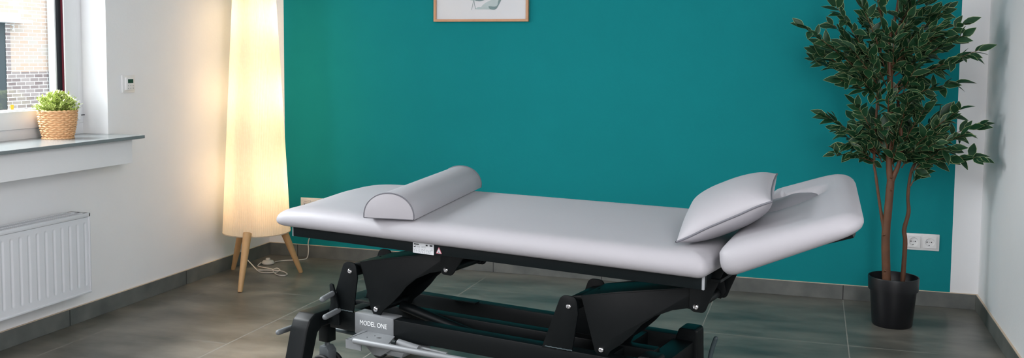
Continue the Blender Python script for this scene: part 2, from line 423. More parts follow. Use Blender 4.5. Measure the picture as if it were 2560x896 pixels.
# ------------------------------------------------------------------ radiator
RX0, RX1, RY1, RY0, RZ0, RZ1 = 0.035, 0.128, -1.605, -2.75, 0.160, 0.500
rad = thing('radiator', 'white panel radiator with vertical grooves on the left wall below the sill', 'radiator', (0, RY1, 0))
def R(y): return y-RY1
b = B()
# grooved front panel : heights sampled on a grid
ys = []; y = RY1-0.008
rows = []
cols = []
while y > RY0: cols.append(y); y -= 0.0036
zs = [RZ0+0.006]+[RZ0+0.03+0.004*i for i in range(6)]+[RZ0+0.06+i*0.02 for i in range(11)]+[RZ1-0.062+0.004*i for i in range(8)]+[RZ1-0.017]
def groove(y, z):
    k = (-1.633-y)/0.0431; d = abs(k-round(k))*0.0431
    if d > 0.0075: return 0
    zb, zt = RZ0+0.040, RZ1-0.045
    if z < zb: dz = zb-z
    elif z > zt: dz = z-zt
    else: dz = 0
    rr = sqrt(d*d+dz*dz)/0.0075
    return 0.0 if rr > 1 else -0.0034*(cos(pi*rr)*0.5+0.5)
b.grid([[(RX1+groove(y, z), R(y), z) for z in zs] for y in cols])
b.build('front_panel', M['radiator'], rad, smooth=180)
b = B()
b.box(RX0, RX1-0.004, R(RY0), 0.0, RZ0, RZ0+0.006, 0.001)
b.box(RX1-0.003, RX1+0.004, R(RY0), 0, RZ0, RZ0+0.007, 0.001)
b.box(RX1-0.003, RX1+0.003, R(RY0), 0.002, RZ1-0.016, RZ1+0.001, 0.002)
b.box(RX0, RX1+0.003, -0.007, 0.002, RZ0, RZ1, 0.0015)
b.build('casing', M['radiator'], rad, smooth=30)
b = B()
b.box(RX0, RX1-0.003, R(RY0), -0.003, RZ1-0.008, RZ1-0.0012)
b.build('slot_shade_sheet', M['radiator_slot_shade'], rad)  # dark sheet just below the bars, painted shade for the slots
b = B()
b.box(RX0, RX0+0.006, R(RY0), 0, RZ1-0.004, RZ1); b.box(RX1-0.012, RX1, R(RY0), 0, RZ1-0.004, RZ1)
b.box(RX0+0.042, RX0+0.052, R(RY0), 0, RZ1-0.004, RZ1)
y = -0.006
while y > R(RY0):
    b.box(RX0, RX1-0.004, y-0.0042, y, RZ1-0.0014, RZ1-0.0004); y -= 0.0102
b.box(RX0, RX1, -0.030, 0, RZ1-0.003, RZ1)
b.build('top_grille', M['radiator'], rad)
b = B(); b.box(0.0, RX0, -0.22, -0.18, RZ0+0.03, RZ1-0.05); b.build('wall_bracket', M['radiator'], rad)
b = B(); b.box(0.0, RX0, R(RY0)+0.18, R(RY0)+0.22, RZ0+0.03, RZ1-0.05)
b.build('wall_bracket', M['radiator'], rad)

# ------------------------------------------------------------------ thermostat
th = thing('thermostat', 'small white square wall thermostat with green display right of the window', 'thermostat', (0, -1.195, 1.031))
b = B(); b.prism(rounded([(-0.042, -0.041), (0.042, -0.041), (0.042, 0.041), (-0.042, 0.041)], 0.004, 4), 0.0, 0.006, 'x', 0.0012)
b.build('frame', M['white_plastic'], th, smooth=30)
B().box(0.006, 0.013, -0.025, 0.029, -0.028, 0.030, 0.0015).build('housing', M['white_plastic'], th, smooth=30)
B().box(0.0128, 0.0134, -0.013, 0.023, 0.004, 0.022).build('display', M['lcd'], th)
for i in range(3):
    for j in range(2):
        B().box(0.013, 0.0138, -0.013+i*0.016, -0.0085+i*0.016, -0.010-j*0.012, -0.0065-j*0.012).build('button', M['ink_grey'], th)

# ------------------------------------------------------------------ sockets
def socket_plate(x0, zc, n, label):
    r = thing('wall_socket', label, 'socket', (x0, 0, zc))
    w_ = 0.0735*n+0.004; h_ = 0.0795/2
    b = B(); b.prism(rounded([(0, -h_), (w_, -h_), (w_, h_), (0, h_)], 0.003, 3), -0.0052, 0.0, 'y', 0.0015)
    b.build('frame', M['white_plastic'], r, smooth=30)
    for i in range(n):
        cx = 0.0385+i*0.071
        # insert with a round recess
        b = B(); ro, ri, N_ = 0.0275, 0.0205, 40
        sq = [];
        for j in range(N_):
            a = 2*pi*j/N_; k = ro/max(abs(cos(a)), abs(sin(a))); sq.append((cx+k*cos(a), k*sin(a)))
        ring = lambda rr, y: [(cx+rr*cos(2*pi*j/N_), y, rr*sin(2*pi*j/N_)) for j in range(N_)]
        rows = [[(p[0], -0.0050, p[1]) for p in sq], [(p[0], -0.0112, p[1]) for p in sq], ring(ri, -0.0112), ring(ri-0.001, -0.0095), ring(ri-0.0025, -0.0060), ring(0.0005, -0.0060)]
        b.grid(rows, closed=True)
        ins = b.build('insert', M['white_plastic'], r, smooth=30)
        b = B()
        for sx_ in (-0.0095, 0.0095): b.tube([(cx+sx_-0.003, -0.0064, 0.001), (cx+sx_-0.003, -0.0061, 0.001)], 0.0028, 12)
        b.tube([(cx-0.003, -0.0064, -0.0145), (cx-0.003, -0.0061, -0.0145)], 0.0023, 10)
        b.build('pin_holes', M['dark_hole'], ins)
        b = B(); b.tube([(cx-0.003, -0.0066, 0.001), (cx-0.003, -0.0061, 0.001)], 0.0022, 10)
        b.build('screw', M['ink_grey'], ins)
    return r
socket_plate(3.462, 0.307, 2, 'white double wall socket behind the slim plant stem, right of the pot')
socket_plate(0.210, 0.309, 2, 'white wall socket half hidden behind the left end of the treatment table')

# ------------------------------------------------------------------ picture
pic = thing('framed_picture', 'oak framed print of grey green leaves hanging on the teal wall', 'picture', (1.31, 0, 1.357))
pw, ph = 0.268, 0.72
b = B(); fw = 0.0135
b.box(-pw, pw, -0.022, -0.002, 0, fw, 0.001); b.box(-pw, pw, -0.022, -0.002, ph-fw, ph, 0.001)
b.box(-pw, -pw+fw, -0.022, -0.002, fw, ph-fw, 0.001); b.box(pw-fw, pw, -0.022, -0.002, fw, ph-fw, 0.001)
b.build('frame', M['frame_wood'], pic)
B().box(-pw+fw, pw-fw, -0.010, -0.004, fw, ph-fw).build('print', M['paper'], pic)
def blob(pts, name, m, y=-0.0108):
    b = B(); q = polyfit([(x, y, z) for x, z in pts+[pts[0]]])[:-1]
    b.bm.faces.new([b.bm.verts.new(p) for p in q]); q2 = [v.co+Vector((0, 0.0006, 0)) for v in b.bm.verts]
    return b.build(name, m, pic)
blob([(-0.085, 0.135), (-0.06, 0.115), (-0.02, 0.110), (0.02, 0.118), (0.055, 0.135), (0.06, 0.17), (0.0, 0.20), (-0.07, 0.18)], 'printed_leaf', M['art_light'])
blob([(-0.03, 0.112), (0.0, 0.109), (0.035, 0.122), (0.055, 0.14), (0.04, 0.18), (-0.01, 0.16)], 'printed_leaf', M['art_dark'], -0.0112)
blob([(0.0, 0.066), (0.005, 0.082), (0.03, 0.102), (0.075, 0.120), (0.118, 0.126), (0.105, 0.098), (0.085, 0.066), (0.045, 0.065)], 'printed_leaf', M['art_light'])
blob([(0.052, 0.066), (0.085, 0.066), (0.107, 0.098), (0.119, 0.126), (0.100, 0.112), (0.094, 0.088), (0.078, 0.080), (0.045, 0.082)], 'printed_leaf', M['art_dark'], -0.0112)
blob([(-0.035, 0.066), (-0.02, 0.076), (-0.004, 0.078), (0.02, 0.072), (0.03, 0.066), (0.0, 0.0655)], 'printed_leaf', M['art_light'], -0.0114)
b = B(); b.tube([(-0.042, -0.0112, 0.112), (-0.052, -0.0112, 0.064)], 0.0008, 6); b.tube([(-0.040, -0.0112, 0.116), (-0.030, -0.0112, 0.068)], 0.0010, 6)
b.build('printed_stems', M['art_dark'], pic)

# ------------------------------------------------------------------ floor lamp
LC = (0.262, -0.547)
lamp = thing('floor_lamp', 'tall glowing pleated floor lamp on three wooden legs beside the teal wall', 'lamp', (LC[0], LC[1], 0))
zb_, zt_ = 0.245, 1.66
def lr(z): return 0.172+(0.109-0.172)*(z-0.245)/(1.452-0.245)
b = B(); n = 540; pl = 108; rows = []
for i in range(26):
    z = zb_+(zt_-zb_)*i/25; r0 = lr(z); row = []
    for j in range(n):
        a = 2*pi*j/n
        ph_ = (j*pl/n) % 1.0
        amp = 0.0016*(0.6+0.8*noise.noise(Vector((cos(a)*6, sin(a)*6, z*0.7))))
        r = r0+amp*(2*abs(2*ph_-1)-1)
        row.append((r*cos(a), r*sin(a), z))
    rows.append(row)
b.grid(rows, closed=True)
b.build('lamp_shade', M['shade'], lamp, smooth=180, label='glowing cream pleated shade')
b = B(); b.lathe([(lr(zb_)-0.003, zb_-0.001), (lr(zb_)+0.0015, zb_-0.001), (lr(zb_)+0.0015, zb_+0.004), (lr(zb_)-0.003, zb_+0.004), (lr(zb_)-0.003, zb_-0.001)], n=96)
b.build('shade_ring', M['shade'], lamp, smooth=30)
b = B(); b.lathe([(lr(zt_)-0.003, zt_-0.004), (lr(zt_)+0.0015, zt_-0.004), (lr(zt_)+0.0015, zt_), (lr(zt_)-0.003, zt_), (lr(zt_)-0.003, zt_-0.004)], n=96)
b.build('shade_ring', M['shade'], lamp, smooth=30)
b = B(); b.lathe([(0.0005, 0.262), (0.12, 0.262), (0.12, 0.274), (0.0005, 0.274)], n=48)
b.build('base_plate', M['oak'], lamp, smooth=30)
B().tube([(0, 0, 0.274), (0, 0, 1.55)], 0.006, 10).build('pole', M['white_plastic'], lamp)
for (fx, fy) in ((0.033, -0.425), (0.357, -0.852), (0.417, -0.365)):
    d = Vector((fx-LC[0], fy-LC[1]))
    top = Vector((d.x*0.55, d.y*0.55, 0.268)); bot = Vector((d.x, d.y, 0.0))
    pts = [bot.lerp(top, t) for t in (0, 0.03, 0.5, 1)]
    B().tube(pts, [0.0105, 0.012, 0.017, 0.0215], 20).build('leg', M['oak'], lamp, smooth=40)
for z in (0.52, 0.96, 1.36):
    l = bpy.data.lights.new('bulb_light', 'POINT'); l.energy = 4.0; l.color = (1.0, 0.72, 0.44); l.shadow_soft_size = 0.03
    o = bpy.data.objects.new('bulb_light', l); COL.objects.link(o); o.parent = lamp; o.location = (-0.01, 0.075, z)
    b = B(); b.lathe([(0.001, z-0.045), (0.011, z-0.04), (0.013, z-0.015), (0.026, z+0.004), (0.030, z+0.022), (0.022, z+0.042), (0.001, z+0.050)], c=(0.0, 0.0), n=20)

# cord with foot switch
cd_ = [(0.262, -0.547, 0.262), (0.215, -0.55, 0.235), (0.125, -0.480, 0.150), (0.105, -0.430, 0.085), (0.135, -0.400, 0.03), (0.19, -0.425, 0.004), (0.235, -0.452, 0.004), (0.275, -0.440, 0.004), (0.30, -0.415, 0.004), (0.29, -0.370, 0.004), (0.262, -0.355, 0.009), (0.262, -0.395, 0.008), (0.30, -0.440, 0.004), (0.345, -0.475, 0.004), (0.381, -0.472, 0.004), (0.373, -0.435, 0.004), (0.32, -0.405, 0.009), (0.25, -0.420, 0.012), (0.205, -0.440, 0.012), (0.20, -0.420, 0.009), (0.245, -0.392, 0.004), (0.24, -0.365, 0.004), (0.18, -0.345, 0.004), (0.127, -0.325, 0.004), (0.107, -0.290, 0.004), (0.103, -0.257, 0.010)]
cd2 = [(0.165, -0.212, 0.010), (0.168, -0.165, 0.004), (0.185, -0.138, 0.003), (0.226, -0.112, 0.003), (0.262, -0.085, 0.003), (0.272, -0.045, 0.006), (0.266, -0.018, 0.045), (0.262, -0.014, 0.085), (0.272, -0.014, 0.125), (0.285, -0.016, 0.20), (0.286, -0.020, 0.285)]
cr_ = thing('lamp_cord', 'white lamp cord looped on the floor with round foot switch, behind the lamp legs', 'cord')
B().tube(polyfit(cd_), 0.0030, 8).tube(polyfit(cd2), 0.0030, 8).build('cable', M['cord'], cr_, smooth=180)
sw = B(); sw.lathe([(0.0008, 0.0), (0.030, 0.0), (0.0345, 0.003), (0.035, 0.010), (0.028, 0.019), (0.014, 0.0225), (0.0008, 0.0232)], c=(0.135, -0.238), n=32)
swo = sw.build('foot_switch', M['cord'], cr_, smooth=50)
B().lathe([(0.0125, 0.018), (0.0125, 0.0315), (0.011, 0.0335), (0.0006, 0.034)], c=(0.135, -0.238), n=24).build('switch_button', M['cord'], swo, smooth=50)
b = B(); b.lathe([(0.0185, -0.045), (0.0185, -0.012), (0.010, 0.0), (0.004, 0.010), (0.0006, 0.010)], n=20); b.bm.transform(Matrix.Translation((0.286, -0.009, 0.308)) @ Matrix.Rotation(pi/2, 4, 'X') @ Matrix.Translation((0, 0, 0.045)))
b.build('plug', M['white_plastic'], cr_, smooth=50)

# ------------------------------------------------------------------ treatment table
TB = thing('treatment_table', 'grey upholstered height adjustable treatment table on black steel scissor frame', 'treatment table', (1.425, -1.699, 0), radians(-12.384))
BM_, FM = M['black_metal'], M['frame_metal']
# --- upholstery
def offset_poly(pts, d):
    """move every edge of a counter-clockwise polygon inwards by d"""
    P = [Vector(p) for p in pts]; k = len(P); out = []
    for i in range(k):
        a = (P[i]-P[i-1]).normalized(); c = (P[(i+1) % k]-P[i]).normalized()
        na = Vector((-a.y, a.x)); nc = Vector((-c.y, c.x)); m = (na+nc)
        out.append(P[i]+m*(d/(1+na.dot(nc))))
    return out
def round_loop(pts, rads, n=10, sub=14):
    q = rounded([(p.x, p.y) for p in pts], rads, n); out = []; k = len(q)
    for i in range(k):
        out.append(Vector(q[i]))
        if i % (n+1) == n:
            nx = Vector(q[(i+1) % k])
            for j in range(1, sub): out.append(Vector(q[i]).lerp(nx, j/sub))
    return out
def cushion(corners, rads, prof, place, surf=None, rings=24):
    b = B(); rows = []
    for ins, h in prof:
        lp = round_loop(offset_poly(corners, ins), [max(r-ins, 0.006) for r in rads]); rows.append([place(p.x, p.y, h) for p in lp])
    c = sum((Vector(p) for p in corners), Vector((0, 0)))/len(corners); h0 = prof[-1][1]
    for i in range(1, rings+1):
        k = 1-i/rings if i < rings else 0.01
        row = []
        for p in lp:
            q = c+(p-c)*k; row.append(place(q.x, q.y, h0+(surf(q.x, q.y) if surf else 0)))
        rows.append(row)
    vs = b.grid(rows, closed=True); b.bm.faces.new(vs[0]); b.bm.faces.new(vs[-1][::-1])
    return b
prof = [(0.035, 0.591), (0.018, 0.592), (0.008, 0.597), (0.002, 0.606), (0.0, 0.615), (0.0015, 0.626), (0.006, 0.637), (0.014, 0.646), (0.026, 0.653), (0.045, 0.657), (0.07, 0.658)]
cushion([(-0.066, -0.386), (1.462, -0.390), (1.468, 0.402), (-0.175, 0.335)], [0.075, 0.035, 0.03, 0.15], prof, lambda x, y, z: (x, y, 0.591+(z-0.591)*(1-0.32*max(0.0, min(1.0, (0.06-x)/0.13))**1.5*max(0.0, min(1.0, (0.05-y)/0.40)))), rings=40).build('leg_cushion', M['vinyl'], TB, smooth=180)
# head section: cushion in its own tilted frame
P0 = Vector((1.472, -0.388, 0.668)); E1 = Vector((0.38, 0.0, 0.136)); E2 = Vector((-0.03, 0.74, 0.083))
NN = E1.cross(E2).normalized()
def head_pt(s, t, h): return P0+E1*s+E2*t+NN*h
S1, S2 = E1.length, E2.length
HC = (0.24, 0.66)
def face_dep(s, t):
    du = (s-HC[0])/0.46; dv = (t-HC[1])/0.30; r = sqrt(du*du+dv*dv)
    d = 0.0 if r > 1 else -0.020*(0.5+0.5*cos(pi*r))
    r2 = sqrt(((s-HC[0])/0.33)**2+((t-HC[1])/0.15)**2)
    return d-0.034*max(0.0, min(1.0, (1.0-r2)*4.0))
hprof = [(0.035, -0.060), (0.018, -0.059), (0.008, -0.054), (0.002, -0.046), (0.0, -0.038), (0.002, -0.027), (0.008, -0.017), (0.017, -0.009), (0.030, -0.003), (0.050, 0.0)]
cushion([(0.0, 0.0), (S1*0.97, 0.012), (S1*0.63, S2*0.985), (-0.03*S1, S2)], [0.06, 0.07, 0.13, 0.05], hprof,
        lambda x, y, h: head_pt(x/S1, y/S2, h*(1.38-0.58*x/S1) if h < -0.02 else h), lambda x, y: face_dep(x/S1, y/S2), 30).build('head_cushion', M['vinyl'], TB, smooth=180)
# soft insert lying in the face opening
b = B(); rows = []
for i in range(15):
    u = -1+2*i/14; w_ = sqrt(max(0.0, 1-abs(u)**2.6)); row = []
    for j in range(24):
        a = 2*pi*j/24
        row.append(head_pt(HC[0]-0.03+0.27*u, HC[1]+0.125*w_*cos(a), -0.032+0.034*w_*sin(a)+0.0025*sin(9*u+2)*cos(2*a)))
    rows.append(row)
b.grid(rows, closed=True)
b.build('face_opening_insert', M['vinyl_dark'], TB, smooth=180)
# --- upper steel frame
b = B()
b.box(0.0, 1.44, -0.345, -0.305, 0.555, 0.592, 0.002); b.box(0.0, 1.44, 0.305, 0.345, 0.555, 0.592, 0.002)
b.box(0.02, 0.06, -0.305, 0.305, 0.556, 0.590, 0.002); b.box(1.38, 1.42, -0.305, 0.305, 0.556, 0.590, 0.002); b.box(0.60, 0.64, -0.305, 0.305, 0.556, 0.590)
b.build('upper_frame', FM, TB, smooth=30)
for (x0, x1) in ((-0.004, 0.001), (1.4385, 1.446)):
    for y0 in (-0.345, 0.305):
        B().box(x0, x1, y0-0.0005, y0+0.007, 0.5545, 0.593, 0.002).build('end_cap', M['cap'], TB, smooth=30)
# head section frame
b = B()
for t0 in (0.16, 0.80):
    for k in range(1):
        e_ = 0.82 if t0 < 0.5 else 0.52; p = [head_pt(0.0, t0, -0.061), head_pt(e_, t0, -0.061), head_pt(e_, t0+0.05, -0.061), head_pt(0.0, t0+0.05, -0.061)]
        q = [x-NN*0.018 for x in p]
        v = [b.bm.verts.new(x) for x in p+q]
        for f in ((0, 1, 2, 3), (7, 6, 5, 4), (0, 4, 5, 1), (1, 5, 6, 2), (2, 6, 7, 3), (3, 7, 4, 0)): b.bm.faces.new([v[i] for i in f])
b.tube([head_pt(0.02, 0.10, -0.072), head_pt(0.02, 0.90, -0.072)], 0.010, 12)
b.build('head_frame', BM_, TB)
# --- lower frame beams
b = B(); b.box(0.035, 1.22, -0.200, -0.152, 0.209, 0.277, 0.003); b.build('base_beam', BM_, TB, smooth=30)
b = B(); b.box(0.035, 1.20, -0.060, -0.015, 0.222, 0.277, 0.003); b.build('base_beam', BM_, TB, smooth=30)
b = B(); b.box(0.035, 1.215, 0.135, 0.180, 0.202, 0.277, 0.003); b.build('base_beam', BM_, TB, smooth=30)
b = B(); b.box(0.33, 0.44, 0.118, 0.150, 0.277, 0.2805, 0.001)
b.build('beam_plate', BM_, TB, smooth=30)
B().box(0.07, 0.12, -0.15, 0.14, 0.225, 0.272, 0.002).build('cross_member', BM_, TB, smooth=30)
b = B(); b.box(1.05, 1.10, -0.15, 0.14, 0.225, 0.272, 0.002)
b.build('cross_member', BM_, TB, smooth=30)
# name plate sleeve
b = B(); b.box(0.149, 0.315, -0.2035, -0.149, 0.206, 0.2805, 0.003)
npl = b.build('name_plate', M['silver'], TB, smooth=30, label='silver name plate reading MODEL ONE')
cv = bpy.data.curves.new('t', 'FONT'); cv.body = 'MODEL ONE'; cv.size = 0.0235; cv.offset = 0.0; cv.extrude = 0.0004; cv.align_x = 'CENTER'
to = bpy.data.objects.new('t', cv); COL.objects.link(to); bpy.context.view_layer.update()
me = bpy.data.meshes.new_from_object(to.evaluated_get(bpy.context.evaluated_depsgraph_get())); bpy.data.objects.remove(to)
me.transform(Matrix(((0.88, 0, 0, 0.231), (0, 0, -1, -0.2043), (0, 1, 0, 0.2405), (0, 0, 0, 1)))); me.materials.clear(); me.materials.append(M['text_white'])
tx = bpy.data.objects.new('lettering', me); COL.objects.link(tx); tx.parent = npl; tx['label'] = 'white lettering MODEL ONE'
# --- lift linkages (left and right)
def bolt(x, y, z, r=0.0095):
    b = B(); b.lathe([(0.0006, 0.0), (r, 0.0), (r*1.0, 0.002), (r*0.82, 0.0055), (r*0.5, 0.007), (r*0.45, 0.0048), (0.0006, 0.0045)], n=16)
    b.bm.transform(Matrix.Translation((x, y, z)) @ Matrix.Rotation(pi/2, 4, 'X'))
    return b.build('bolt', M['chrome'], TB, smooth=40)
def linkage(dx, dz):
    X = lambda x: x+dx
    Z = lambda z: z+dz
    up = rounded([(X(0.035), 0.272), (X(0.100), 0.452+dz), (X(0.152), 0.452+dz), (X(0.158), 0.40+dz), (X(0.139), 0.272)], [0, 0.025, 0.022, 0.02, 0], 6)
    up2 = [(min(a, 9), b_) for a, b_ in up]
    B().prism(up2, -0.200, -0.194, 'y', 0.0008).build('upright_plate', BM_, TB, smooth=30)
    B().prism([(a, b_+(0.012 if b_ > 0.38 else 0)) for a, b_ in up2], 0.000, 0.006, 'y', 0.0008).build('upright_plate', BM_, TB, smooth=30)
    B().tube([(X(0.127), -0.194, Z(0.421)), (X(0.127), 0.012, Z(0.421))], 0.0215, 20).build('pivot_tube', BM_, TB, smooth=40)
    # lift arm : folded sheet channel, two shaped side plates and a top flange
    arm = [(0.163, 0.457), (0.30, 0.487), (0.545, 0.532)]
    low = [(0.555, 0.480), (0.540, 0.458), (0.498, 0.463), (0.455, 0.452), (0.40, 0.426), (0.36, 0.394), (0.334, 0.363), (0.297, 0.327), (0.262, 0.300), (0.250, 0.278), (0.222, 0.278), (0.209, 0.300)]
    poly = [(X(a), Z(c)) for a, c in arm+low]
    for y in (-0.190, -0.012):
        B().prism(poly, y, y+0.005, 'y', 0.0006).build('arm_side_plate', BM_, TB, smooth=30)
    b = B(); top = [(X(0.163), Z(0.457)), (X(0.545), Z(0.532)), (X(0.545), Z(0.528)), (X(0.163), Z(0.453))]
    b.prism(top, -0.190, -0.007, 'y', 0.0015)
    b.prism([(X(0.163), Z(0.457)), (X(0.168), Z(0.457)), (X(0.215), Z(0.29)), (X(0.210), Z(0.29))], -0.186, -0.010, 'y')
    b.build('arm_top_flange', BM_, TB, smooth=30)
    b = B(); b.tube([(X(0.16), -0.10, Z(0.43)), (X(0.19), -0.10, Z(0.445))], 0.02, 12); b.prism([(X(0.11), Z(0.40)), (X(0.17), Z(0.42)), (X(0.17), Z(0.455)), (X(0.12), Z(0.445))], -0.17, -0.02, 'y', 0.004)
    b.build('arm_knuckle', BM_, TB, smooth=40)
    # hanger bracket under the upper frame
    hz = 0.474+dz*0.9
    hb_ = rounded([(X(0.505), 0.556), (X(0.505), hz-0.018), (X(0.548), hz-0.018), (X(0.556), hz-0.008), (X(0.556)+0.062, 0.556)], [0, 0.019, 0.015, 0.01, 0], 6) if dx < 0.5 else \
          rounded([(X(0.508), 0.570), (X(0.508), hz-0.016), (X(0.552), hz-0.016), (X(0.566), hz+0.02), (1.462, 0.60)], [0, 0.019, 0.016, 0.0, 0], 6)
    B().prism(hb_, -0.200, -0.194, 'y', 0.0006).build('hanger_bracket', BM_, TB, smooth=30)
    B().prism(hb_, 0.000, 0.006, 'y', 0.0006).build('hanger_bracket', BM_, TB, smooth=30)
    b = B(); b.box(X(0.50), X(0.60), -0.21, 0.02, 0.548, 0.556); b.box(X(0.52), X(0.56), -0.305, 0.305, 0.556, 0.588)
    b.build('hanger_plate', BM_, TB)
    for x, y, z in ((0.127, -0.200, 0.421+dz), (0.527, -0.200, hz+0.0)): bolt(X(x), y, z)
    bolt(X(0.233), -0.191, 0.300+dz)
    B().tube([(X(0.233), -0.186, Z(0.298)), (X(0.233), -0.010, Z(0.298))], 0.012, 12).build('pivot_pin', BM_, TB, smooth=40)
    B().tube([(X(0.527), -0.190, hz), (X(0.527), 0.0, hz)], 0.014, 12).build('pivot_pin', BM_, TB, smooth=40)
linkage(0.0, 0.0)
linkage(0.848, -0.006)
b = B(); b.tube([(0.28, -0.105, 0.300), (0.60, -0.105, 0.236), (1.04, -0.105, 0.232)], 0.018, 14)
b.build('lift_actuator', BM_, TB, smooth=40)
# weld beads
for x0 in (0.045, 0.895):
    b = B(); p = [(x0+0.0055*i, -0.2005, 0.279+0.0008*sin(i*2.1)) for i in range(18)]
    b.tube(p, [0.0016+0.0007*abs(sin(i*1.7)) for i in range(18)], 6)
    b.build('weld_bead', M['dark_tube'], TB, smooth=180)
# --- left end foot : padded transverse bar bending down at both ends
def foot(x0, x1, y0, y1, ztop, dep=0.055):
    """inverted U in the depth direction, swept as rectangular section"""
    prof_ = [(y0-0.075, 0.02), (y0-0.055, 0.10), (y0-0.018, ztop-0.045), (y0-0.004, ztop-0.018), (y0+0.025, ztop), (y1-0.025, ztop), (y1+0.004, ztop-0.018), (y1+0.018, ztop-0.045), (y1+0.055, 0.10), (y1+0.075, 0.02)]
    inn = [(y0-0.012, 0.02), (y0+0.004, 0.10), (y0+0.038, ztop-0.07), (y0+0.06, ztop-dep), (y1-0.06, ztop-dep), (y1-0.038, ztop-0.07), (y1-0.004, 0.10), (y1+0.012, 0.02)]
    poly = [tuple(p) for p in prof_]+[tuple(p) for p in inn[::-1]]
    b = B(); b.prism(poly, x0, x1, 'x', 0.006, 3)
    return b
fo = foot(-0.042, 0.034, -0.300, 0.300, 0.274).build('end_foot', BM_, TB, smooth=40, label='black end foot, left')
for y0, y1 in ((-0.374, -0.313), (0.313, 0.374)):
    B().box(-0.038, 0.030, y0, y1, 0.0, 0.022, 0.004).build('foot_pad', M['rubber'], fo)
# castors at the left end
def castor(x, y, ztop, side=1):
    B().box(x-0.022, x+0.022, y-0.022, y+0.022, 0.145, ztop, 0.003).build('castor_mount', M['black_metal'], TB, smooth=30)
    c = B(); c.tube([(x, y, 0.150), (x, y, 0.118)], 0.010, 12); c.prism(rounded([(-0.022, 0.058), (0.022, 0.058), (0.026, 0.112), (0.010, 0.130), (-0.020, 0.130)], 0.008, 4), -0.021, 0.021, 'y', 0.003)
    c.bm.verts.ensure_lookup_table()
    co = c.build('castor', M['wheel_grey'], TB, smooth=40)
    for v in co.data.vertices:
        if abs(v.co.y) < 0.03 and v.co.z < 0.14 and abs(v.co.x) < 0.05 and (abs(x) > 0.06 or abs(y) > 0.06):
            v.co.x += x; v.co.y += y
    for dy in (-0.024, 0.024):
        wl = B(); prf = [(0.0008, -0.009), (0.030, -0.009), (0.046, -0.008), (0.050, -0.004), (0.050, 0.004), (0.046, 0.008), (0.030, 0.009), (0.0008, 0.009)]
        wl.lathe(prf, n=32); wl.bm.transform(Matrix.Translation((x, y+dy*1.2, 0.050)) @ Matrix.Rotation(pi/2, 4, 'X'))
        wl.build('wheel', M['rubber'], co, smooth=40)
castor(-0.008, -0.165, 0.225)
castor(-0.008, 0.165, 0.225)
# --- right end legs
def right_leg(y0, y1):
    pts = rounded([(1.180, 0.0), (1.168, 0.17), (1.208, 0.303), (1.268, 0.303), (1.272, 0.17), (1.272, 0.0)], [0, 0.02, 0.014, 0.014, 0.02, 0], 5)
    return B().prism(pts, y0, y1, 'y', 0.004, 3).build('end_leg', BM_, TB, smooth=40)
right_leg(0.130, 0.200); right_leg(-0.215, -0.150)
B().box(1.19, 1.26, -0.15, 0.13, 0.20, 0.265, 0.003).build('end_bar', BM_, TB, smooth=30)
B().tube(polyfit([(1.328, 0.14, 0.283), (1.321, 0.14, 0.262), (1.312, 0.14, 0.225), (1.305, 0.14, 0.17), (1.300, 0.14, 0.10), (1.280, 0.14, 0.06), (1.255, 0.14, 0.055)]), 0.0075, 12, round_ends=True).build('brake_pedal', M['dark_tube'], TB, smooth=60)
# --- pedals and pedal bar
b = B(); b.prism(rounded([(0.030, 0.225), (0.090, 0.225), (0.082, 0.30), (0.060, 0.368), (0.045, 0.372), (0.050, 0.30)], 0.006, 3), -0.214, -0.206, 'y', 0.001)
b.build('pedal_swing_plate', BM_, TB, smooth=30)
for p, q in (((0.095, -0.294, 0.276), (0.078, -0.206, 0.277)), ((0.075, -0.285, 0.333), (0.058, -0.206, 0.337))):
    B().tube([p, q], 0.0098, 14, round_ends=True).build('pedal_peg', M['grey_grip'], TB, smooth=50)
B().tube([(-0.120, -0.295, 0.190), (-0.125, -0.02, 0.190)], 0.0098, 14, round_ends=True).build('pedal_peg', M['grey_grip'], TB, smooth=50)
B().tube([(-0.125, -0.10, 0.172), (0.25, -0.10, 0.160)], 0.009, 14).build('pedal_rod', M['dark_tube'], TB, smooth=50)
# silver pedal mechanism under the name plate
b = B()
b.prism(rounded([(0.203, -0.315), (0.368, -0.315), (0.322, -0.203), (0.185, -0.203)], [0.006, 0, 0, 0], 3), 0.2175, 0.2215, 'z')
b.prism([(0.203, 0.192), (0.268, 0.192), (0.268, 0.2215), (0.203, 0.2215)], -0.317, -0.313, 'y')
b.prism([(-0.203, 0.2215), (-0.315, 0.2215), (-0.315, 0.192), (-0.203, 0.200)], 0.203, 0.206, 'x')
b.build('pedal_bracket', M['silver'], TB, smooth=30)
B().tube([(0.250, -0.326, 0.226), (0.80, -0.326, 0.233), (1.20, -0.326, 0.238)], 0.0098, 16, round_ends=True).build('pedal_bar', M['silver'], TB, smooth=50)
b = B()
b.prism([(0.225, 0.205), (0.275, 0.165), (0.305, 0.165), (0.345, 0.190), (0.345, 0.215), (0.225, 0.215)], -0.262, -0.254, 'y', 0.001)
b.prism([(0.285, 0.172), (0.385, 0.168), (0.392, 0.186), (0.300, 0.186)], -0.25, -0.20, 'y', 0.002)
b.box(0.33, 0.44, -0.21, -0.16, 0.178, 0.200, 0.003)
b.tube([(0.345, -0.215, 0.205), (0.43, -0.215, 0.196)], 0.014, 12)
b.tube([(0.42, -0.205, 0.200), (0.535, -0.205, 0.196)], 0.0045, 10)
b.build('pedal_mechanism', M['silver'], TB, smooth=40)
for x, y in ((0.250, -0.262), (0.262, -0.235), (0.243, -0.288)): B().tube([(x, y, 0.2212), (x, y, 0.2222)], 0.0018, 8).build('bracket_hole', M['dark_hole'], TB)
b = B()
b.prism([(0.281, -0.252), (0.294, -0.250), (0.296, -0.242), (0.287, -0.244)], 0.2212, 0.2222, 'z')
b.build('bracket_hole', M['dark_hole'], TB)
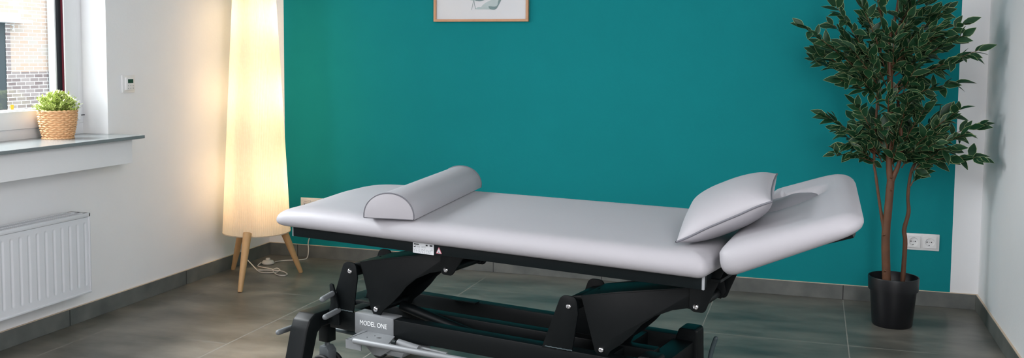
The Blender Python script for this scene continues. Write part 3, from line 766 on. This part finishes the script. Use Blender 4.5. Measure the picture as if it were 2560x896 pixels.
# type label and warning sticker on the side rail
b = B(); b.prism(rounded([(0.500, 0.5535), (0.579, 0.5535), (0.579, 0.5895), (0.500, 0.5895)], 0.0015, 3), -0.3462, -0.3452, 'y')
lb = b.build('type_label', M['label'], TB, label='white printed type label on the rail')
b = B(); y0, y1 = -0.3467, -0.3462
b.box(0.504, 0.523, y0, y1, 0.5800, 0.5832); b.build('label_heading', M['ink'], lb); b = B(); b.box(0.549, 0.556, y0, y1, 0.5790, 0.5830); b.box(0.564, 0.574, y0, y1, 0.5790, 0.5835); b.build('label_code', M['ink'], lb); b = B()
b.prism([(0.5035, 0.5715), (0.510, 0.5715), (0.510, 0.5772), (0.5085, 0.5772), (0.507, 0.5745), (0.5035, 0.5745)], y0, y1, 'y')
b.build('label_symbol', M['ink'], lb)
b = B(); random.seed(4)
for r in range(3):
    b.box(0.513, 0.527, y0, y1, 0.5765-r*0.0022, 0.5772-r*0.0022); b.box(0.533, 0.549, y0, y1, 0.5770-r*0.0022, 0.5777-r*0.0022)
for r in range(4):
    x = 0.503
    while x < 0.570:
        l_ = random.uniform(0.002, 0.007); b.box(x, x+l_, y0, y1, 0.5665-r*0.0034, 0.5677-r*0.0034); x += l_+random.uniform(0.002, 0.006)
b.box(0.5705, 0.5735, y0, y1, 0.5715, 0.5722); b.box(0.5705, 0.5715, y0, y1, 0.566, 0.569); b.box(0.574, 0.575, y0, y1, 0.566, 0.569)
b.build('label_text', M['ink_grey'], lb)
b = B(); b.prism(rounded([(0.587, 0.5605), (0.609, 0.5605), (0.598, 0.5815)], 0.0012, 3), -0.3462, -0.3452, 'y')
wr = b.build('warning_sticker', M['warn_red'], TB, label='red and white triangular warning sticker')
b = B(); b.prism([(0.5905, 0.5625), (0.6055, 0.5625), (0.598, 0.5770)], -0.3466, -0.3462, 'y'); b.build('sticker_field', M['label'], wr)
B().box(0.5955, 0.6005, -0.3470, -0.3466, 0.5640, 0.5665).build('sticker_symbol', M['ink'], wr)

# ------------------------------------------------------------------ things lying on the table (table coordinates -> room)
TM = Matrix.Translation((1.425, -1.699, 0)) @ Matrix.Rotation(radians(-12.384), 4, 'Z')
def on_table(b): b.bm.transform(TM); return b
# half round bolster
bol = thing('bolster', 'grey half round bolster lying across the treatment table', 'bolster')
f0, f1 = Vector((0.436, -0.388)), Vector((0.213, 0.375)); ax = (f1-f0).normalized(); sd = Vector((ax.y, -ax.x))
hw, hh, z0 = 0.0835, 0.080, 0.659
def bprof(k, n=28):
    pts = []
    for j in range(n+1):
        a = pi*j/n; pts.append((-cos(a)*hw*k*(1.0), sin(a)**0.85*hh*k))
    return pts
rows = []; Lb = (f1-f0).length
for s, k, sink in ((0.0, 0.93, 0), (0.002, 0.985, 0), (0.006, 1.0, 0), (0.1, 1.0, 0), (0.3, 1.0, 0), (Lb-0.1, 1.0, 0), (Lb-0.006, 1.0, 0), (Lb-0.002, 0.985, 0), (Lb, 0.93, 0)):
    row = []
    for a, h in bprof(k):
        bulge = 0
        p = f0+ax*(s+bulge)+sd*a; row.append((p.x, p.y, z0+0.001+h+(hh*0.35*(1-k))))
    # flat underside
    for q in range(1, 8):
        a = hw*k*(1-2*q/8); p = f0+ax*(s)+sd*a; row.append((p.x, p.y, z0+0.001+(hh*0.35*(1-k))))
    rows.append(row)
b = B(); vs = b.grid(rows, closed=True); b.bm.faces.new(vs[0]); b.bm.faces.new(vs[-1])
on_table(b).build('cover', M['vinyl'], bol, smooth=50)
b = B()
for s in (0.003, Lb-0.003):
    pts = [(f0+ax*s+sd*a) for a, h in bprof(1.0)]; zz = [h for a, h in bprof(1.0)]
    path = [(p.x, p.y, z0+0.002+h) for p, h in zip(pts, zz)]; path.append(path[0])
    b = B(); b.tube(path, 0.0022, 8, caps=False)
    on_table(b).build('piping', M['piping'], bol, smooth=180)
# pillow
pil = thing('pillow', 'grey square pillow leaning against the raised head section of the treatment table', 'pillow')
A_ = Vector((1.352, -0.305, 0.668)); B_ = Vector((1.607, -0.305, 0.802)); D_ = Vector((1.520, 0.085, 0.828)); E_ = Vector((1.262, 0.10, 0.715))
nrm = (B_-A_).cross(E_-A_).normalized()
def pil_pt(u, v, side):
    # pinched edges : corners reach out, mid-edges pull in
    uu = u*(1-0.05*(1-v*v)); vv = v*(1-0.05*(1-u*u))
    s, t = (uu+1)/2, (vv+1)/2
    p = A_*(1-s)*(1-t)+B_*s*(1-t)+D_*s*t+E_*(1-s)*t
    hgt = (max(0, 1-abs(u)**2.8)**0.52)*(max(0, 1-abs(v)**2.8)**0.52)
    k = 0.055 if side > 0 else 0.060
    wr_ = 0.0015*sin(7*u+3*v)*(abs(u*v))
    return p+nrm*(side*hgt*k+wr_)
b = B(); n = 44
for side in (1, -1):
    rows = [[pil_pt(sin(pi/2*(-1+2*i/n)), sin(pi/2*(-1+2*j/n)), side) for j in range(n+1)] for i in range(n+1)]
    b.grid(rows)
bmesh.ops.remove_doubles(b.bm, verts=b.bm.verts[:], dist=0.0004)
on_table(b).build('cover', M['vinyl'], pil, smooth=60)
b = B(); ring = []
for e in range(4):
    for i in range(24):
        t = -1+2*i/24
        u, v = [(t, -1), (1, t), (-t, 1), (-1, -t)][e]; ring.append(pil_pt(u, v, 1))
b.tube(ring+[ring[0]], 0.0029, 8, caps=False)
on_table(b).build('piping', M['piping'], pil, smooth=180)

# ------------------------------------------------------------------ potted tree
PX, PY = 3.385, -0.405
tree = thing('potted_tree', 'tall tree with cream edged leaves in a black pot beside the right wall', 'potted plant', (PX, PY, 0))
b = B()
b.lathe([(0.001, 0.0), (0.080, 0.0), (0.084, 0.006), (0.096, 0.150), (0.0965, 0.160), (0.104, 0.160), (0.1065, 0.215), (0.1055, 0.218), (0.101, 0.218), (0.099, 0.165), (0.092, 0.150), (0.078, 0.02), (0.001, 0.02)], n=56)
b.build('pot', M['pot_black'], tree, smooth=40)
B().lathe([(0.001, 0.178), (0.05, 0.176), (0.0965, 0.172), (0.094, 0.160), (0.001, 0.160)], n=40).build('soil', M['soil'], tree, smooth=60)
def TP(pts, y): return [Vector((p[0]-PX, (p[2] if len(p) > 2 else y)-PY, p[1])) for p in pts]
b = B()
def stem(pts, r0, r1, y=-0.4):
    q = polyfit(TP(pts, y)); k = len(q)
    rs = [r0+(r1-r0)*i/(k-1)+0.0012*noise.noise(q[i]*30) for i in range(k)]
    b.tube(q, rs, 12)
stem([(3.359, 0.165), (3.347, 0.377), (3.353, 0.52), (3.359, 0.640)], 0.0185, 0.0165)
stem([(3.359, 0.630), (3.348, 0.732), (3.348, 0.908), (3.34, 1.083), (3.33, 1.257)], 0.014, 0.011)
stem([(3.358, 0.620), (3.372, 0.665), (3.392, 0.732), (3.394, 0.856), (3.377, 0.996, -0.36)], 0.012, 0.006)
stem([(3.33, 1.250), (3.29, 1.378), (3.26, 1.60)], 0.008, 0.004); stem([(3.33, 1.250), (3.359, 1.395), (3.373, 1.60)], 0.008, 0.004)
stem([(3.342, 0.400), (3.320, 0.518), (3.297, 0.659), (3.287, 0.739), (3.290, 1.012), (3.270, 1.117)], 0.0075, 0.004)
stem([(3.426, 0.160), (3.431, 0.357), (3.425, 0.420), (3.440, 0.500), (3.435, 0.572), (3.445, 0.679), (3.480, 0.760)], 0.0105, 0.006, -0.36)
b.build('trunk', M['bark'], tree, smooth=60)
for x, z, y in ((3.347, 0.24, -0.416), (3.36, 0.60, -0.416), (3.338, 0.40, -0.415), (3.358, 0.655, -0.414)):
    B().tube(TP([(x, z, y+0.005), (x+0.003, z+0.004, y-0.006)], y), [0.008, 0.004], 8).build('branch_knot', M['bark'], tree, smooth=60)

class Leaves:
    def __init__(s, mg=0.0011): s.v = []; s.f = []; s.uv = []; s.mg = mg
    def leaf(s, p, d, up, L, wd, fold=0.18, curl=0.18):
        d = d.normalized(); side = d.cross(up)
        if side.length < 1e-4: side = d.cross(Vector((1, 0, 0)))
        side.normalize(); nn = side.cross(d).normalized()
        prof_ = [(0.0, 0.04), (0.15, 0.62), (0.38, 1.0), (0.62, 0.86), (0.82, 0.48), (1.0, 0.02)]
        base = len(s.v)
        for t, wv in prof_:
            c = p+d*(L*t)-nn*(curl*L*t*t)
            ww = wd*0.5*wv
            for q, uvx in ((-1, 1.0), (-0.80, 0.86-1e-3), (0, 0.0), (0.80, 0.86-1e-3), (1, 1.0)):
                qq = q
                if abs(q) == 0.80: qq = (1 if q > 0 else -1)*max(0.0, 1-s.mg/max(ww, s.mg))*1.0
                s.v.append(c+side*(ww*qq)+nn*(abs(qq)*ww*fold)); s.uv.append((uvx, t))
        for i in range(5):
            for j in range(4):
                a = base+i*5+j; s.f.append((a, a+1, a+6, a+5))
    def build(s, name, m, parent):
        me = bpy.data.meshes.new(name); me.from_pydata([tuple(v) for v in s.v], [], s.f)
        ul = me.uv_layers.new(name='UVMap')
        # margin faces (outer columns) get u=1
        for pi_, p in enumerate(me.polygons):
            col = pi_ % 4; edge = col in (0, 3)
            for li in p.loop_indices: ul.data[li].uv = ((1.0 if edge else 0.4), s.uv[me.loops[li].vertex_index][1])
            p.use_smooth = True
        me.materials.append(m)
        o = bpy.data.objects.new(name, me); COL.objects.link(o); o.parent = parent; return o
random.seed(21)
LV = Leaves(); TW = B()
def twig(p0, p1, dy0, dy1, nl, size=0.068, sag=0.02):
    """leafy twig from (x,z) p0 to p1, depth offsets dy0, dy1"""
    a = Vector((p0[0]-PX, dy0, p0[1])); c = Vector((p1[0]-PX, dy1, p1[1]))
    mid = a.lerp(c, 0.5)+Vector((0, 0, sag))
    q = [a*(1-t)**2+mid*2*t*(1-t)+c*t*t for t in [i/8 for i in range(9)]]
    TW.tube(q, [0.0028-0.0018*i/8 for i in range(9)], 6)
    for i in range(nl):
        t = 0.16+0.84*(i+random.random()*0.5)/nl; t = min(t, 1.0)
        p = a*(1-t)**2+mid*2*t*(1-t)+c*t*t; d = (mid-a)*(2*(1-t))+(c-mid)*(2*t); d.normalize()
        sd_ = Vector((random.uniform(-1, 1), random.uniform(-1, 0.8), random.uniform(-0.9, 0.7)))
        dd = (d*random.uniform(0.6, 1.4)+sd_*0.9).normalized()
        if i == nl-1: dd = (d+sd_*0.2).normalized()
        L_ = size*random.uniform(0.75, 1.2)
        upv = Vector((random.uniform(-0.5, 0.5), random.uniform(-1.0, -0.1), random.uniform(0.3, 1.0)))
        if p.x+dd.x*L_ > W-PX-0.012: continue
        LV.leaf(p, dd, upv, L_, L_*random.uniform(0.40, 0.54), fold=random.uniform(0.1, 0.35), curl=random.uniform(0.0, 0.3))
up_tips = [((3.29, 1.05), (2.971, 1.313)), ((3.29, 1.03), (3.013, 1.167)), ((3.29, 1.10), (3.092, 1.330)), ((3.28, 1.12), (3.098, 1.414)), ((3.30, 1.20), (3.207, 1.405)),
           ((3.33, 1.10), (3.242, 1.326)), ((3.29, 1.06), (3.163, 1.221)), ((3.29, 1.00), (3.134, 1.08)), ((3.34, 1.20), (3.451, 1.377)), ((3.36, 1.20), (3.569, 1.393)),
           ((3.37, 1.15), (3.610, 1.325)), ((3.37, 1.05), (3.677, 1.215)), ((3.36, 1.10), (3.612, 1.274)), ((3.37, 0.99), (3.610, 1.077)), ((3.35, 1.15), (3.532, 1.325)),
           ((3.36, 1.05), (3.505, 1.189)), ((3.34, 1.10), (3.455, 1.257)), ((3.38, 0.98), (3.427, 1.136)), ((3.39, 0.92), (3.463, 1.033)), ((3.34, 1.05), (3.344, 1.205)),
           ((3.33, 1.05), (3.212, 1.239)), ((3.30, 0.95), (3.282, 1.117)), ((3.29, 1.00), (3.165, 1.168)), ((3.35, 1.25), (3.40, 1.46)), ((3.36, 1.30), (3.50, 1.50)), ((3.31, 1.30), (3.24, 1.52)),
           ((3.34, 1.25), (3.55, 1.47)), ((3.36, 1.12), (3.40, 1.30)), ((3.35, 1.00), (3.47, 1.10)), ((3.31, 1.00), (3.22, 1.10)), ((3.35, 1.10), (3.31, 1.30)), ((3.36, 1.02), (3.58, 1.16)), ((3.34, 1.18), (3.50, 1.27)), ((3.29, 1.10), (3.05, 1.24)), ((3.40, 0.90), (3.44, 0.98))]
low_tips = [((3.30, 0.76), (3.075, 0.928)), ((3.29, 0.76), (3.124, 0.858)), ((3.29, 0.72), (3.110, 0.762)), ((3.30, 0.80), (3.204, 0.975)), ((3.29, 0.74), (3.225, 0.852)),
            ((3.34, 0.75), (3.308, 0.828)), ((3.36, 0.72), (3.382, 0.822)), ((3.32, 0.80), (3.272, 0.924)), ((3.34, 0.85), (3.326, 1.03)), ((3.38, 0.82), (3.408, 1.014)),
            ((3.39, 0.76), (3.468, 0.912)), ((3.42, 0.72), (3.519, 0.826)), ((3.40, 0.80), (3.497, 0.985)), ((3.42, 0.76), (3.609, 0.967)), ((3.43, 0.76), (3.715, 0.905)),
            ((3.44, 0.74), (3.629, 0.860)), ((3.45, 0.72), (3.700, 0.767)), ((3.44, 0.68), (3.537, 0.775)), ((3.44, 0.62), (3.484, 0.685)), ((3.40, 0.70), (3.441, 0.754)),
            ((3.30, 0.70), (3.227, 0.772)), ((3.36, 0.78), (3.37, 0.926)), ((3.35, 0.74), (3.30, 0.90)), ((3.36, 0.74), (3.43, 0.86)), ((3.32, 0.72), (3.26, 0.82)), ((3.40, 0.74), (3.48, 0.80)), ((3.31, 0.76), (3.20, 0.90)), ((3.43, 0.74), (3.60, 0.92)), ((3.30, 0.74), (3.17, 0.82)), ((3.37, 0.70), (3.35, 0.78))]
for i, (a, c) in enumerate(up_tips+low_tips):
    ln = sqrt((c[0]-a[0])**2+(c[1]-a[1])**2)
    lim = 0.13 if c[0] < 3.62 else 0.05
    dy = random.uniform(-0.17, lim)
    twig(a, c, random.uniform(-0.01, 0.02), dy, max(10, int(ln/0.0125)))
    if i % 2 == 0:
        c2 = (c[0]*0.75+a[0]*0.25+random.uniform(-0.03, 0.03), c[1]*0.75+a[1]*0.25+random.uniform(-0.05, 0.03))
        twig(a, c2, 0.0, random.uniform(-0.12, 0.12), max(9, int(ln/0.014)))
TW.build('twigs', M['bark'], tree, smooth=60)
LV.build('leaves', M['ficus_leaf'], tree)

# ------------------------------------------------------------------ basket and sill plant
KX, KY = -0.028, -1.600
sp = thing('potted_shrub', 'small bushy green plant in a woven basket on the window sill', 'potted plant', (KX, KY, SZ))
rb, rt, hb2 = 0.060, 0.077, 0.118
b = B(); nr = 12; ns = 15; N_ = ns*8; rows = []
steps = nr*8
for i in range(steps+1):
    z = hb2*i/steps; r0 = rb+(rt-rb)*sin(min(1, z/hb2*1.05)*pi/2)
    k = min(nr-1, int(i/8)); fz = (i/8) % 1.0
    row = []
    for j in range(N_):
        a = 2*pi*j/N_; cell = j/8+(0.5 if k % 2 else 0)
        fa = cell % 1.0
        bump = sin(pi*fa)**0.6*sin(pi*fz)**0.55
        r = r0-0.006+0.0090*bump
        row.append((r*cos(a), r*sin(a), z+0.0016*sin(2*pi*fa)*(1 if k % 2 else -1)))
    rows.append(row)
b.grid(rows, closed=True)
b.lathe([(0.001, 0.001), (rb-0.003, 0.001), (rb-0.002, 0.004)], n=48)
bk = b.build('basket', M['wicker'], sp, smooth=180)
b = B()
for k, (rr, zz) in enumerate(((rt-0.001, hb2), (rb, 0.003))):
    p = [((rr+0.0012*sin(26*2*pi*i/180))*cos(2*pi*i/180), (rr+0.0012*sin(26*2*pi*i/180))*sin(2*pi*i/180), zz+0.001*cos(26*2*pi*i/180)) for i in range(181)]
    B().tube(p, 0.0042, 8, caps=False).build('basket_rim', M['wicker'], sp, smooth=180)
B().lathe([(0.001, hb2-0.016), (rt-0.006, hb2-0.018)], n=32).build('soil', M['soil'], sp)
random.seed(5)
LV2 = Leaves(); TW2 = B()
for i in range(300):
    a = random.uniform(0, 2*pi); e = random.uniform(0.02, 1)**0.8
    el = radians(8+82*e)
    base = Vector((random.uniform(-0.045, 0.045), random.uniform(-0.045, 0.045), hb2-0.018))
    rr = random.uniform(0.82, 1.06)
    tip = Vector((cos(a)*cos(el)*0.098*rr, sin(a)*cos(el)*0.098*rr, hb2-0.012+sin(el)*0.088*rr))
    tip.x = max(tip.x, -0.088)
    TW2.tube([base, base.lerp(tip, 0.5)+Vector((0, 0, 0.008)), tip], 0.0008, 4)
    dr = (tip-base).normalized()
    for k in range(10):
        t = 1-0.055*k if k < 8 else random.uniform(0.3, 0.6)
        p = base.lerp(tip, t)
        sd_ = Vector((random.uniform(-1, 1), random.uniform(-1, 1), random.uniform(-0.5, 0.8)))
        LV2.leaf(p, (dr*0.8+sd_*0.9), Vector((0, 0, 1)), random.uniform(0.010, 0.017), random.uniform(0.0055, 0.008), fold=0.1, curl=0.1)
TW2.build('stems', M['sill_leaf'], sp)
LV2.build('leaves', M['sill_leaf'], sp)
